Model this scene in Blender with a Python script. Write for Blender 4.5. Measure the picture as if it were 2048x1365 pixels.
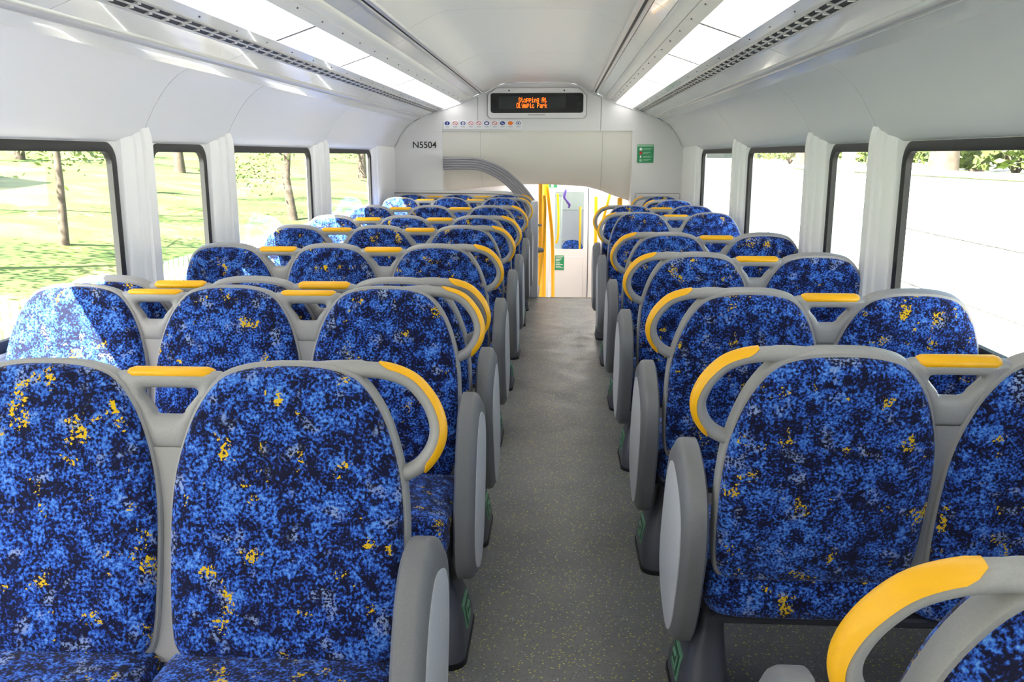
import bpy, math, random
from mathutils import Matrix, Vector
random.seed(7)
for o in list(bpy.data.objects):
    bpy.data.objects.remove(o)
S = bpy.context.scene
COL = S.collection
R = math.radians

# ------------------------------------------------------------------ camera, sky, sun, exposure
FPX, VPX, VPY, EYE = 1750.0, 1120.0, 311.0, 1.36
ax = Vector(((VPX - 1024) / FPX, (682.5 - VPY) / FPX, 1)).normalized()      # car axis seen by the lens
up = ax.cross(Vector((1, 0, 0))).normalized()
if up.y < 0: up = -up
rt = ax.cross(up)
if rt.x < 0: rt = -rt
cam_d = bpy.data.cameras.new('camera'); cam = bpy.data.objects.new('camera', cam_d); COL.objects.link(cam)
cam_d.sensor_width = 36; cam_d.lens = FPX / 2048 * 36; cam_d.clip_start = .02; cam_d.clip_end = 500
rows = (rt, ax, up)
cam.matrix_world = Matrix(((rows[0].x, rows[0].y, -rows[0].z, 0), (rows[1].x, rows[1].y, -rows[1].z, 0),
                           (rows[2].x, rows[2].y, -rows[2].z, EYE), (0, 0, 0, 1)))
S.camera = cam

SUN_DIR = Vector((1, 1.4, -1.45)).normalized()
world = bpy.data.worlds.new('sky'); S.world = world; world.use_nodes = True
wn = world.node_tree; wn.nodes.clear()
sky = wn.nodes.new('ShaderNodeTexSky'); sky.sky_type = 'NISHITA'; sky.sun_disc = False
sky.sun_elevation = math.asin(-SUN_DIR.z); sky.sun_rotation = math.atan2(-SUN_DIR.x, -SUN_DIR.y)
sky.air_density = 1.0; sky.dust_density = 3.0; sky.ozone_density = 1.0
bg = wn.nodes.new('ShaderNodeBackground'); bg.inputs['Strength'].default_value = .62
wo = wn.nodes.new('ShaderNodeOutputWorld')
wn.links.new(sky.outputs[0], bg.inputs['Color']); wn.links.new(bg.outputs[0], wo.inputs['Surface'])
sun_d = bpy.data.lights.new('sun', 'SUN'); sun_d.energy = 60; sun_d.angle = R(.55); sun_d.color = (1, .95, .86)
sun = bpy.data.objects.new('sun', sun_d); COL.objects.link(sun)
sun.rotation_euler = SUN_DIR.to_track_quat('-Z', 'Y').to_euler()
S.view_settings.view_transform = 'Standard'; S.view_settings.look = 'None'
S.view_settings.exposure = 0.03; S.view_settings.gamma = 1.0; S.view_settings.use_curve_mapping = False
LAMP = 2.7            # strength of the ceiling diffusers

# ------------------------------------------------------------------ materials
def srgb(r, g, b):
    f = lambda c: (c / 255 / 12.92) if c / 255 <= .04045 else ((c / 255 + .055) / 1.055) ** 2.4
    return (f(r), f(g), f(b), 1)
MATS = {}
def mat(name, col, rough=.5, metal=0, emit=None, es=1, coat=0, spec=.5):
    m = bpy.data.materials.new(name); m.use_nodes = True
    b = m.node_tree.nodes['Principled BSDF']
    b.inputs['Base Color'].default_value = col; b.inputs['Roughness'].default_value = rough
    b.inputs['Metallic'].default_value = metal; b.inputs['Coat Weight'].default_value = coat
    b.inputs['Specular IOR Level'].default_value = spec
    if emit: b.inputs['Emission Color'].default_value = emit; b.inputs['Emission Strength'].default_value = es
    MATS[name] = m; return m
class NB:
    def __init__(s, m): s.t = m.node_tree; s.n = s.t.nodes; s.l = s.t.links; s.b = s.n['Principled BSDF']
    def new(s, t, **k):
        x = s.n.new(t)
        for a, v in k.items(): setattr(x, a, v)
        return x
    def link(s, a, b): s.l.new(a, b)
    def noise(s, vec, scale, detail=2, rough=.5, w=None):
        x = s.new('ShaderNodeTexNoise', noise_dimensions='4D' if w is not None else '3D')
        x.inputs['Scale'].default_value = scale; x.inputs['Detail'].default_value = detail; x.inputs['Roughness'].default_value = rough
        s.link(vec, x.inputs['Vector'])
        if w is not None: s.link(w, x.inputs['W'])
        return x.outputs['Fac']
    def math(s, op, a, b=None, clamp=False):
        x = s.new('ShaderNodeMath', operation=op, use_clamp=clamp)
        for i, v in enumerate((a, b)):
            if v is None: continue
            if isinstance(v, (int, float)): x.inputs[i].default_value = v
            else: s.link(v, x.inputs[i])
        return x.outputs[0]
    def ramp(s, fac, stops, interp='LINEAR'):
        x = s.new('ShaderNodeValToRGB'); x.color_ramp.interpolation = interp
        e = x.color_ramp.elements
        while len(e) < len(stops): e.new(.5)
        for i, (p, c) in enumerate(stops): e[i].position = p; e[i].color = c if len(c) == 4 else (*c, 1)
        s.link(fac, x.inputs[0]); return x.outputs[0]
    def mix(s, f, a, b):
        x = s.new('ShaderNodeMix', data_type='RGBA')
        s.link(f, x.inputs[0]) if not isinstance(f, float) else None
        for i, v in ((6, a), (7, b)):
            if isinstance(v, tuple): x.inputs[i].default_value = v
            else: s.link(v, x.inputs[i])
        return x.outputs[2]
    def bump(s, h, strength=.2, dist=.002):
        x = s.new('ShaderNodeBump'); x.inputs['Strength'].default_value = strength; x.inputs['Distance'].default_value = dist
        s.link(h, x.inputs['Height']); s.link(x.outputs[0], s.b.inputs['Normal'])

def fabric():
    m = mat('blue_moquette', (.02, .05, .3, 1), .9, spec=.25); k = NB(m)
    rnd = k.math('MULTIPLY', k.new('ShaderNodeObjectInfo').outputs['Random'], 61.0)
    def coord(off):
        va = k.new('ShaderNodeVectorMath', operation='ADD'); cb = k.new('ShaderNodeCombineXYZ')
        k.link(k.math('ADD', rnd, off), cb.inputs[0]); k.link(k.math('MULTIPLY', rnd, .7), cb.inputs[2])
        k.link(k.new('ShaderNodeTexCoord').outputs['Object'], va.inputs[0]); k.link(cb.outputs[0], va.inputs[1]); return va.outputs[0]
    tc = coord(0.0)
    fine = k.noise(tc, 175, 2.5, .6); mid = k.noise(tc, 30, 3, .6)
    v = k.math('ADD', fine, k.math('MULTIPLY', k.math('SUBTRACT', mid, .5), .75))
    base = k.ramp(v, [(.0, srgb(12, 14, 40)), (.45, srgb(14, 16, 48)), (.51, srgb(27, 55, 135)), (.575, srgb(42, 90, 188)), (.67, srgb(74, 132, 218)), (.8, srgb(115, 160, 230))])
    pale_m = k.math('MULTIPLY', k.ramp(k.noise(coord(5.3), 19, 2, .5), [(.6, (0, 0, 0)), (.68, (1, 1, 1))]),
                    k.ramp(fine, [(.47, (0, 0, 0)), (.55, (1, 1, 1))]))
    c = k.mix(pale_m, base, srgb(140, 160, 205))
    y1 = k.ramp(k.noise(coord(11.7), 16, 2.5, .6), [(.61, (0, 0, 0)), (.74, (1, 1, 1))])
    y2 = k.noise(coord(3.1), 170, 2, .6)
    ym = k.ramp(k.math('ADD', y2, k.math('MULTIPLY', y1, .2)), [(.615, (0, 0, 0)), (.65, (1, 1, 1))])
    c = k.mix(k.math('MULTIPLY', ym, k.math('GREATER_THAN', y1, .02)), c, srgb(226, 186, 24))
    k.link(c, k.b.inputs['Base Color'])
    k.b.inputs['Sheen Weight'].default_value = .12
    k.bump(k.noise(tc, 420, 1), .25, .002)
    return m
def floor_mat():
    m = mat('speckled_vinyl', srgb(92, 92, 94), .38); k = NB(m)
    tc = k.new('ShaderNodeTexCoord').outputs['Object']
    big = k.noise(tc, 3.0, 4, .6); base = k.ramp(big, [(.3, srgb(110, 111, 113)), (.7, srgb(132, 130, 127))])
    def specks(scale, th, stops, base, off):
        mp = k.new('ShaderNodeMapping'); mp.inputs['Location'].default_value = (off, off, 0); k.link(tc, mp.inputs[0])
        v = k.new('ShaderNodeTexVoronoi'); v.inputs['Scale'].default_value = scale; k.link(mp.outputs[0], v.inputs['Vector'])
        sep = k.new('ShaderNodeSeparateColor'); k.link(v.outputs['Color'], sep.inputs[0])
        near = k.math('LESS_THAN', v.outputs['Distance'], th)
        some = k.math('GREATER_THAN', sep.outputs[1], .25)
        return k.mix(k.math('MULTIPLY', near, some), base, k.ramp(sep.outputs[0], stops, 'CONSTANT'))
    c = specks(150, .24, [(0, srgb(70, 78, 84)), (.4, srgb(146, 150, 152)), (.7, srgb(66, 68, 72))], base, 3.3)
    c = specks(88, .23, [(0, srgb(206, 194, 84)), (.4, srgb(182, 190, 190)), (.65, srgb(224, 210, 112))], c, .7)
    k.link(c, k.b.inputs['Base Color'])
    k.link(k.ramp(k.noise(tc, 5, 4, .6), [(.3, (.32,) * 3), (.7, (.5,) * 3)]), k.b.inputs['Roughness'])
    k.bump(k.noise(tc, 160, 2), .12, .001)
    return m
def speckle(name, c1, c2, scale, rough, bump=.1):
    m = mat(name, c1, rough); k = NB(m); tc = k.new('ShaderNodeTexCoord').outputs['Object']
    n = k.noise(tc, scale, 3, .6); k.link(k.ramp(n, [(.3, c1), (.7, c2)]), k.b.inputs['Base Color']); k.bump(n, bump, .001); return m
FAB = fabric(); FLOOR = floor_mat()
GREY = speckle('grey_plastic', srgb(156, 155, 155), srgb(163, 162, 162), 300, .42, .04)
YEL = mat('yellow_plastic', srgb(255, 188, 16), .38)
PODG = speckle('pod_grey', srgb(118, 118, 121), srgb(125, 125, 128), 260, .45, .04)
PANEL = speckle('pod_panel', srgb(196, 196, 200), srgb(218, 218, 221), 700, .5, .06)
DARK = mat('dark_metal', srgb(58, 58, 64), .4, .2)
PED = mat('pedestal_grey', srgb(80, 81, 90), .4)
BLACK = mat('black_rubber', srgb(22, 22, 24), .5)
WHITE = mat('white_laminate', srgb(226, 226, 229), .32)
COVE = speckle('cove_laminate', srgb(226, 227, 233), srgb(232, 233, 238), 900, .42, .05)
PIL = mat('pilaster_white', srgb(242, 242, 245), .3)
CEIL = mat('ceiling_gloss', srgb(240, 240, 237), .4)
GLOSS = mat('gloss_white', srgb(228, 230, 232), .14, coat=.4)
ALU = mat('brushed_aluminium', srgb(214, 214, 214), .35, .4)
LIT = mat('lit_diffuser', srgb(250, 250, 250), .4, emit=(1, .97, .93, 1), es=LAMP)
LIT2 = mat('lit_vestibule_diffuser', srgb(250, 250, 250), .4, emit=(1, .98, .95, 1), es=LAMP * 2.8)
DIVI = mat('divider_grey', srgb(150, 150, 150), .5)
SCREEN = mat('display_black', srgb(14, 15, 18), .12)
SCREEN2 = mat('display_lcd', srgb(34, 38, 40), .2)
LED = mat('amber_led', srgb(255, 120, 10), .5, emit=(1, .13, .004, 1), es=3.2)
INK = mat('black_ink', srgb(30, 30, 34), .5)
GREEN = mat('notice_green', srgb(20, 142, 92), .4)
GREENL = mat('notice_pale', srgb(150, 205, 170), .4)
GLOW = mat('photoluminescent_green', srgb(120, 175, 140), .4)
GLOWD = mat('label_dark_green', srgb(20, 80, 55), .4)
PAPER = mat('sticker_white', srgb(238, 240, 244), .4)
NAVY = mat('sign_blue', srgb(28, 50, 140), .4); RED = mat('sign_red', srgb(200, 40, 45), .4); ORG = mat('sign_orange', srgb(232, 118, 30), .4)
PURP = mat('strap_purple', srgb(92, 74, 160), .45)
BAND = mat('band_grey', srgb(158, 158, 167), .35)
HOOD = mat('hood_cream', srgb(226, 224, 219), .3)
SCREW = mat('screw', srgb(95, 95, 98), .4, .6)
def glass():
    m = bpy.data.materials.new('window_glass'); m.use_nodes = True; t = m.node_tree; t.nodes.clear()
    o = t.nodes.new('ShaderNodeOutputMaterial'); mx = t.nodes.new('ShaderNodeMixShader'); tr = t.nodes.new('ShaderNodeBsdfTransparent')
    gl = t.nodes.new('ShaderNodeBsdfGlossy'); lw = t.nodes.new('ShaderNodeLayerWeight'); fr = t.nodes.new('ShaderNodeMath'); fr.operation = 'POWER'; f2 = t.nodes.new('ShaderNodeMath'); f2.operation = 'MULTIPLY_ADD'
    tr.inputs[0].default_value = (.95, .98, .965, 1); gl.inputs['Roughness'].default_value = .02; lw.inputs[0].default_value = .5; fr.inputs[1].default_value = 4
    t.links.new(lw.outputs['Facing'], fr.inputs[0]); t.links.new(fr.outputs[0], f2.inputs[0]); f2.inputs[1].default_value = .25; f2.inputs[2].default_value = .02
    t.links.new(f2.outputs[0], mx.inputs[0]); t.links.new(tr.outputs[0], mx.inputs[1]); t.links.new(gl.outputs[0], mx.inputs[2])
    t.links.new(mx.outputs[0], o.inputs[0]); return m
GLASS = glass()

# ------------------------------------------------------------------ mesh helpers
def mesh(name, V, F, smooth=35):
    me = bpy.data.meshes.new(name); me.from_pydata([tuple(v) for v in V], [], F); me.validate()
    if smooth:
        me.polygons.foreach_set('use_smooth', [True] * len(me.polygons)); me.set_sharp_from_angle(angle=R(smooth))
    me.update(); return me
def obj(name, me, m, parent=None, loc=(0, 0, 0), rot=(0, 0, 0)):
    o = bpy.data.objects.new(name, me); COL.objects.link(o)
    if m is not None:
        if len(me.materials) == 0: me.materials.append(m)
        elif me.materials[0] is not m:
            o.material_slots[0].link = 'OBJECT'; o.material_slots[0].material = m
    o.location = loc; o.rotation_euler = rot
    if parent: o.parent = parent
    return o
def empty(name, loc=(0, 0, 0), parent=None):
    o = bpy.data.objects.new(name, None); COL.objects.link(o); o.location = loc; o.empty_display_size = .1
    if parent: o.parent = parent
    return o
def tag(o, label=None, cat=None, group=None, kind=None):
    for k, v in (('label', label), ('category', cat), ('group', group), ('kind', kind)):
        if v: o[k] = v
    return o
class MB:
    def __init__(s): s.V = []; s.F = []
    def add(s, V, F):
        b = len(s.V); s.V += [tuple(v) for v in V]; s.F += [tuple(i + b for i in f) for f in F]; return s
    def box(s, x0, x1, y0, y1, z0, z1, bev=0):
        if bev:
            b = min(bev, (x1 - x0) / 2.01, (y1 - y0) / 2.01, (z1 - z0) / 2.01)
            rings = []
            for (d, z) in ((b, z0), (0, z0 + b), (0, z1 - b), (b, z1)):
                X0, X1, Y0, Y1 = x0 + d, x1 - d, y0 + d, y1 - d
                rings.append([(X0 + b, Y0, z), (X1 - b, Y0, z), (X1, Y0 + b, z), (X1, Y1 - b, z), (X1 - b, Y1, z), (X0 + b, Y1, z), (X0, Y1 - b, z), (X0, Y0 + b, z)])
            return s.loft(rings, True, True)
        V = [(x, y, z) for z in (z0, z1) for (x, y) in ((x0, y0), (x1, y0), (x1, y1), (x0, y1))]
        return s.add(V, [(3, 2, 1, 0), (4, 5, 6, 7), (0, 1, 5, 4), (1, 2, 6, 5), (2, 3, 7, 6), (3, 0, 4, 7)])
    def loft(s, rings, closed=True, cap=False):
        n = len(rings[0]); V = [p for r in rings for p in r]; F = []
        for i in range(len(rings) - 1):
            for j in range(n if closed else n - 1):
                a, b = i * n + j, i * n + (j + 1) % n
                F.append((a, b, b + n, a + n))
        if cap:
            F.append(tuple(range(n))[::-1]); F.append(tuple((len(rings) - 1) * n + j for j in range(n)))
        return s.add(V, F)
    def tube(s, path, r, n=10, cap=True):
        rings = []
        P = [Vector(p) for p in path]; prev = None
        for i, p in enumerate(P):
            t = (P[min(i + 1, len(P) - 1)] - P[max(i - 1, 0)]).normalized()
            if prev is None:
                h = Vector((0, 0, 1)) if abs(t.z) < .9 else Vector((1, 0, 0)); a = t.cross(h).normalized()
            else: a = (prev - t * prev.dot(t)).normalized()
            b = t.cross(a); prev = a; rr = r[i] if isinstance(r, (list, tuple)) else r
            rings.append([p + a * (math.cos(q) * rr) + b * (math.sin(q) * rr) for q in (2 * math.pi * k / n for k in range(n))])
        return s.loft(rings, True, cap)
    def extrude_y(s, poly, y0, y1):       # poly in (x,z)
        n = len(poly)
        V = [(x, y0, z) for x, z in poly] + [(x, y1, z) for x, z in poly]
        F = [tuple(range(n))[::-1], tuple(range(n, 2 * n))] + [(i, (i + 1) % n, n + (i + 1) % n, n + i) for i in range(n)]
        return s.add(V, F)
    def mesh(s, name, smooth=35): return mesh(name, s.V, s.F, smooth)
    def build(s, name, m, parent=None, smooth=35, **k): return obj(name, s.mesh(name, smooth), m, parent, **k)
def catmull(P, per=4):
    out = []
    for i in range(len(P) - 1):
        p0, p1, p2, p3 = P[max(i - 1, 0)], P[i], P[i + 1], P[min(i + 2, len(P) - 1)]
        for k in range(per):
            t = k / per
            out.append(tuple(.5 * (2 * b + (c - a) * t + (2 * a - 5 * b + 4 * c - d) * t * t + (3 * b - a - 3 * c + d) * t ** 3) for a, b, c, d in zip(p0, p1, p2, p3)))
    out.append(tuple(P[-1])); return out
def rrect(x0, x1, z0, z1, r, n=6):
    out = []
    for cx, cz, a0 in ((x1 - r, z1 - r, 0), (x0 + r, z1 - r, 90), (x0 + r, z0 + r, 180), (x1 - r, z0 + r, 270)):
        for k in range(n + 1):
            a = R(a0 + 90 * k / n); out.append((cx + r * math.cos(a), cz + r * math.sin(a)))
    return out
def superell(a, b, n, N=40):
    out = []
    for k in range(N):
        t = 2 * math.pi * k / N; c, s_ = math.cos(t), math.sin(t)
        out.append((a * math.copysign(abs(c) ** (2 / n), c), b * math.copysign(abs(s_) ** (2 / n), s_)))
    return out
def text_mesh(txt, size):
    cu = bpy.data.curves.new('txt', 'FONT'); cu.body = txt; cu.size = size; cu.align_x = 'LEFT'; cu.extrude = .0008; cu.offset = .001
    o = bpy.data.objects.new('txt', cu); COL.objects.link(o)
    dg = bpy.context.evaluated_depsgraph_get(); me = bpy.data.meshes.new_from_object(o.evaluated_get(dg))
    bpy.data.objects.remove(o); return me

# ------------------------------------------------------------------ dimensions
XC = -.225; YF, YB = -3.0, 8.95; YE = 8.45          # car centre, rear wall, bulkhead, floor edge
YD = 10.35
WIN_W, SILL, HEAD = 1.485, .76, 1.412               # glass half-width, window bottom and top

# ------------------------------------------------------------------ floor, stairs
fl = MB()
fl.box(XC - 1.5, XC + 1.5, YF, YE, -.05, 0); fl.box(XC - 1.5, -.2, YE, YB + .3, -.05, 0); fl.box(.72, XC + 1.5, YE, YB + .3, -.05, 0)
tag(fl.build('floor', FLOOR, smooth=0), 'grey vinyl floor with yellow and pale flecks along the aisle', kind='structure')
st = empty('floor_stairs', (0, YE, 0)); tag(st, 'steps going down from the aisle end to the vestibule', kind='structure')
for i in range(4):
    MB().box(-.2, .72, .02 + i * .25, .27 + i * .25, -.8, -.18 * (i + 1), .006).build('stair_tread', FLOOR, st)
MB().box(-.2, .72, -.004, .03, -.02, .004, .003).build('stair_nosing', mat('nosing', srgb(176, 170, 150), .4), st)
MB().box(-1.6, 1.2, 1.0, 2.2, -.85, -.78).build('vestibule_floor', FLOOR, st)
# ------------------------------------------------------------------ ceiling
def strip(name, pts, y0, y1, m, parent, side, thick=.012, smooth=50):
    """open profile (w,z) lofted along the car, on one side (+1 right, -1 left), with a back face"""
    mb = MB(); P = [(XC + side * w, z) for w, z in pts]
    Q = [(x, z + thick) for x, z in P]
    ring = P + Q[::-1]
    mb.loft([[(x, y0, z) for x, z in ring], [(x, y1, z) for x, z in ring]], True, True)
    return mb.build(name, m, parent, smooth)
ceil = empty('ceiling', (0, 0, 0)); tag(ceil, 'white vaulted car ceiling of seamed panels and metal rails', kind='structure')
seams = [YF, -1.0, .85, 2.68, 4.51, 6.39, 8.0, YB]
cp = catmull([(-.53, 1.972), (-.47, 2.0), (-.40, 2.035), (-.30, 2.058), (0, 2.064), (.30, 2.058), (.40, 2.035), (.47, 2.0), (.53, 1.972)], 3)
for a, b in zip(seams, seams[1:]):
    strip('ceiling_panel', cp, a + .003, b - .003, CEIL, ceil, 1)
MB().box(XC - .6, XC + .6, YF, YB, 2.085, 2.1).build('ceiling_backing', DARK, ceil)
LSE = [YF, -1.6, -.25, 1.08, 2.4, 3.7, 4.77, 6.2, 7.55, 8.94]
for side, nm in ((-1, 'left'), (1, 'right')):
    strip('ceiling_rail', [(.53, 1.972), (.535, 1.962), (.552, 1.958), (.554, 1.969), (.567, 1.969), (.57, 1.954), (.583, 1.95), (.586, 1.958)], YF, YB, ALU, ceil, side)
    strip('rail_groove', [(.553, 1.9665), (.569, 1.9615)], YF, YB, BLACK, ceil, side, .004)
    for a, b in zip(LSE, LSE[1:]):
        strip('ceiling_infill', [(.59, 1.955), (.655, 1.922)], a + .002, b - .002, GLOSS, ceil, side)
    strip('ceiling_trim', [(.659, 1.922), (.664, 1.914), (.69, 1.902), (.71, 1.898), (.714, 1.896)], YF, YB, CEIL, ceil, side)
    for a, b in zip(LSE, LSE[1:]):
        strip('lamp_flange', [(.718, 1.894), (.772, 1.872)], a + .002, b - .002, CEIL, ceil, side)
        strip('lamp_flange', [(.938, 1.816), (.985, 1.802)], a + .002, b - .002, GLOSS, ceil, side)
    strip('slot_lip', [(.988, 1.802), (.996, 1.794), (1.0, 1.796)], YF, YB, ALU, ceil, side)
    strip('air_slot', [(1.0, 1.799), (1.043, 1.781)], YF, YB, BLACK, ceil, side)
    strip('slot_bar', [(1.0185, 1.7885), (1.0235, 1.7865)], YF, YB, ALU, ceil, side)
    mb = MB(); y = YF + .1
    while y < YB:
        for w0, w1 in ((1.001, 1.018), (1.024, 1.042)):
            xa, xb = sorted((XC + side * w0, XC + side * w1)); mb.box(xa, xb, y, y + .022, 1.7905 - (w0 - 1.001) * .42, 1.81)
        y += .12
    tag(mb.build('slot_bridges', ALU, ceil, 0), kind='stuff')
    strip('slot_lip', [(1.043, 1.779), (1.047, 1.776), (1.05, 1.776)], YF, YB, ALU, ceil, side)
    for a, b in zip(LSE, LSE[1:]):
        strip('ceiling_infill', [(1.052, 1.776), (1.14, 1.742)], a + .002, b - .002, GLOSS, ceil, side)
    strip('cornice_rail', [(1.142, 1.742), (1.147, 1.732), (1.165, 1.728), (1.17, 1.72), (1.178, 1.72)], YF, YB, ALU, ceil, side)
    strip('cornice_strip', [(1.181, 1.722), (1.232, 1.694)], YF, YB, GLOSS, ceil, side)
    mb = MB(); y = YF + .2
    while y < YB - .1:
        for w, z in ((.735, 1.8845), (.965, 1.8065)):
            x = XC + side * w; mb.tube([(x, y, z - .002), (x, y, z + .004)], 0.0032, 8)
        y += .34
    tag(mb.build('ceiling_screws', SCREW, ceil), kind='stuff')
    ls = empty('ceiling_light', (XC + side * .855, 3, 1.845))
    tag(ls, f'long strip of glowing white ceiling diffusers above the {nm} seats', 'ceiling light', 'ceiling light strips')
    for a, b in zip(LSE, LSE[1:]):
        mb = MB(); P = [(side * (.775 - .855), 1.875 - 1.845), (side * (.935 - .855), 1.82 - 1.845)]
        ring = P + [(P[1][0], P[1][1] + .01), (P[0][0], P[0][1] + .01)]
        mb.loft([[(x, a + .009 - 3, z) for x, z in ring], [(x, b - .009 - 3, z) for x, z in ring]], True, True)
        mb.build('diffuser', LIT, ls, 0)
        if b < LSE[-1]:
            mb = MB(); r3 = [(x * 1.02, z - .0015) for x, z in P] + [(P[1][0], P[1][1] + .012), (P[0][0], P[0][1] + .012)]
            mb.loft([[(x, y - 3, z) for x, z in r3] for y in (b - .013, b + .013)], True, True); mb.build('divider', DIVI, ls, 0)
    xa, xb = sorted((XC + side * .765, XC + side * .945))
    MB().box(xa, xb, YF, YB, 1.905, 1.915).build('lamp_tray', WHITE, ceil)

rf = empty('ceiling_roof_shell', (0, 0, 0)); tag(rf, 'outer roof skin of the carriage above the ceiling', kind='structure')
MB().loft([[(XC + w, y, z) for w, z in ((-1.53, 1.46), (-1.53, 1.62), (-1.38, 1.95), (-1.0, 2.14), (0, 2.2), (1.0, 2.14), (1.38, 1.95), (1.53, 1.62), (1.53, 1.46), (1.52, 1.46), (1.515, 1.62), (1.37, 1.93), (.99, 2.12), (0, 2.18), (-.99, 2.12), (-1.37, 1.93), (-1.515, 1.62), (-1.52, 1.46))] for y in (YF - .05, YD + .2)], True, True).build('roof_skin', ALU, rf)
# ------------------------------------------------------------------ side walls, windows
WINS = [(-2.7, -.75), (-.45, 1.36), (1.62, 3.36), (3.64, 4.24), (4.55, 6.05), (6.44, 8.0)]
COVE_P = catmull([(1.232, 1.694), (1.272, 1.672), (1.318, 1.632), (1.36, 1.58), (1.395, 1.525), (1.42, 1.478), (1.44, 1.447), (1.462, 1.426), (1.482, HEAD)], 4)
COVE_B = [(1.50, HEAD), (1.51, 1.46), (1.47, 1.6), (1.36, 1.70), (1.25, 1.73)]
wn_count = 0
for side, nm in ((-1, 'left'), (1, 'right')):
    wl = empty('wall_' + nm, (0, 0, 0)); tag(wl, f'white moulded {nm} side wall with a curved cove above the windows', kind='structure')
    cuts = [YF] + [(a[1] + b[0]) / 2 for a, b in zip(WINS, WINS[1:])] + [YB + .02]
    for a, b in zip(cuts, cuts[1:]):
        P = [(XC + side * w, z) for w, z in COVE_P + COVE_B]
        MB().loft([[(x, y, z) for x, z in P] for y in (a + .0025, b - .0025)], True, True).build('cove_panel', COVE, wl, 50)
    MB().loft([[(XC + side * w, y, z) for w, z in ((1.492, 0), (1.492, .60), (1.49, .70), (1.488, .735), (1.49, SILL), (1.525, SILL), (1.525, 0))] for y in (YF, YB)], True, True).build('wall_dado', WHITE, wl, 30)
    edges = [(YF, WINS[0][0])] + [(a[1], b[0]) for a, b in zip(WINS, WINS[1:])] + [(WINS[-1][1], YB)]
    for a, b in edges:
        last = b == YB; prof = []
        L = b - a
        prof = [(a, 1.486), (a + .012, 1.466), (a + .035, 1.455), (a + .075, 1.447), (a + .082, 1.438), (a + .092, 1.434)]
        if last: prof += [(b - .5, 1.437), (b, 1.44), (b, 1.52), (a, 1.52)]
        else:
            m_ = (a + b) / 2
            prof += [(m_ - .03, 1.430), (m_ - .024, 1.418), (m_ + .03, 1.414), (m_ + .036, 1.427), (b - .06, 1.436), (b - .05, 1.447), (b - .03, 1.458), (b - .01, 1.468), (b, 1.486), (b, 1.52), (a, 1.52)]
        rings = []
        for z, k in ((SILL - .06, 0), (1.40, 0), (1.44, .004), (1.475, .012), (1.50, .03)):
            rings.append([(XC + side * (w + (k if w < 1.5 else 0)), y, z) for y, w in prof])
        MB().loft(rings, True, True).build('pilaster', PIL, wl, 25)
    for (a, b) in WINS:
        wn_count += 1
        w_ = empty(f'window_{wn_count}', (XC + side * WIN_W, a, SILL)); tag(w_, kind='structure')
        L, H = b - a, HEAD - SILL
        def ring(poly, x): return [(side * x, y, z) for y, z in poly]
        o0 = rrect(-.012, L + .012, -.012, H + .012, .004); o1 = rrect(.002, L - .002, .002, H - .002, .075); o2 = rrect(.016, L - .016, .016, H - .016, .065); o3 = rrect(.038, L - .038, .038, H - .038, .05)
        MB().loft([ring(o0, 0), ring(o1, -.001), ring(o1, .03), ring(o0, .03)], True).build('window_frame', WHITE, w_, 30)
        MB().loft([ring(o1, -.003), ring(o2, -.009), ring(o3, -.002), ring(o3, .02), ring(o1, .02)], True).build('window_gasket', BLACK, w_, 40)
        MB().loft([ring(o2, .012), ring(o2, .016)], True, True).build('window_pane', GLASS, w_, 0)
tag(MB().box(XC - 1.5, XC + 1.5, YF - .05, YF, 0, 2.1).build('wall_front', WHITE), kind='structure')

# ------------------------------------------------------------------ end bulkhead
bk = empty('wall_back', (0, YB, 0)); tag(bk, 'pale end bulkhead with arched top and scooped hood over the stairs', kind='structure')
arch = [(.0, 2.064), (.3, 2.06), (.4, 2.037), (.47, 2.0), (.53, 1.974), (.655, 1.924), (.772, 1.876), (.938, 1.82), (1.04, 1.784), (1.145, 1.742), (1.232, 1.694), (1.3, 1.652), (1.36, 1.58), (1.42, 1.478), (1.45, 1.44), (1.45, 1.60)]
top = [(XC + w, z) for w, z in arch[:-2]]
def bulk_panel(name, poly, m, y0=0, y1=.04, parent=bk): return MB().extrude_y(poly, y0, y1).build(name, m, parent, 0)
# header: three panels with seams at x -0.80 and 0.40
def header(x0, x1):
    pts = [(x, z) for x, z in ([(2 * XC - x, z) for x, z in top[::-1]] + top[1:]) if x0 < x < x1]
    def zt(x):
        w = abs(x - XC)
        for (a, za), (b, zb) in zip(arch, arch[1:]):
            if a <= w <= b: return za + (zb - za) * (w - a) / (b - a)
        return 1.44
    zb = lambda x: 1.6
    lo = 1.5985
    P = [(x0, lo)] + ([(x0, max(zt(x0), lo))] if zt(x0) > lo else []) + [p for p in pts if p[1] > lo] + ([(x1, zt(x1))] if zt(x1) > lo else []) + [(x1, lo)]
    return P
for a, b in ((-1.56, -.822), (-.818, .398), (.402, 1.11)):
    bulk_panel('header_panel', header(a, b), WHITE)
bulk_panel('side_panel', [(XC - 1.46, 0), (-1.18, 0), (-1.18, 1.598), (-1.585, 1.598), (XC - 1.41, 1.50), (XC - 1.46, 1.45)], WHITE, 0, .6)
bulk_panel('side_panel', [(.714, 0), (XC + 1.46, 0), (XC + 1.46, 1.45), (XC + 1.41, 1.50), (1.135, 1.598), (.714, 1.598)], WHITE, 0, .6)
bulk_panel('header_backing', header(-1.555, 1.105), BAND, .041, .05)
# trim lip following the arch
lip = [(XC + s * w, z) for s, rng in ((-1, arch[:-2][::-1]), (1, arch[1:-2])) for w, z in rng]
mb = MB(); n = len(lip)
mb.loft([[(x, y, z - d) for x, z in lip] for y, d in ((-.001, .0), (-.012, .006), (-.012, .018), (.002, .022))], False)
mb.build('arch_trim', WHITE, bk, 40)
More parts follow.
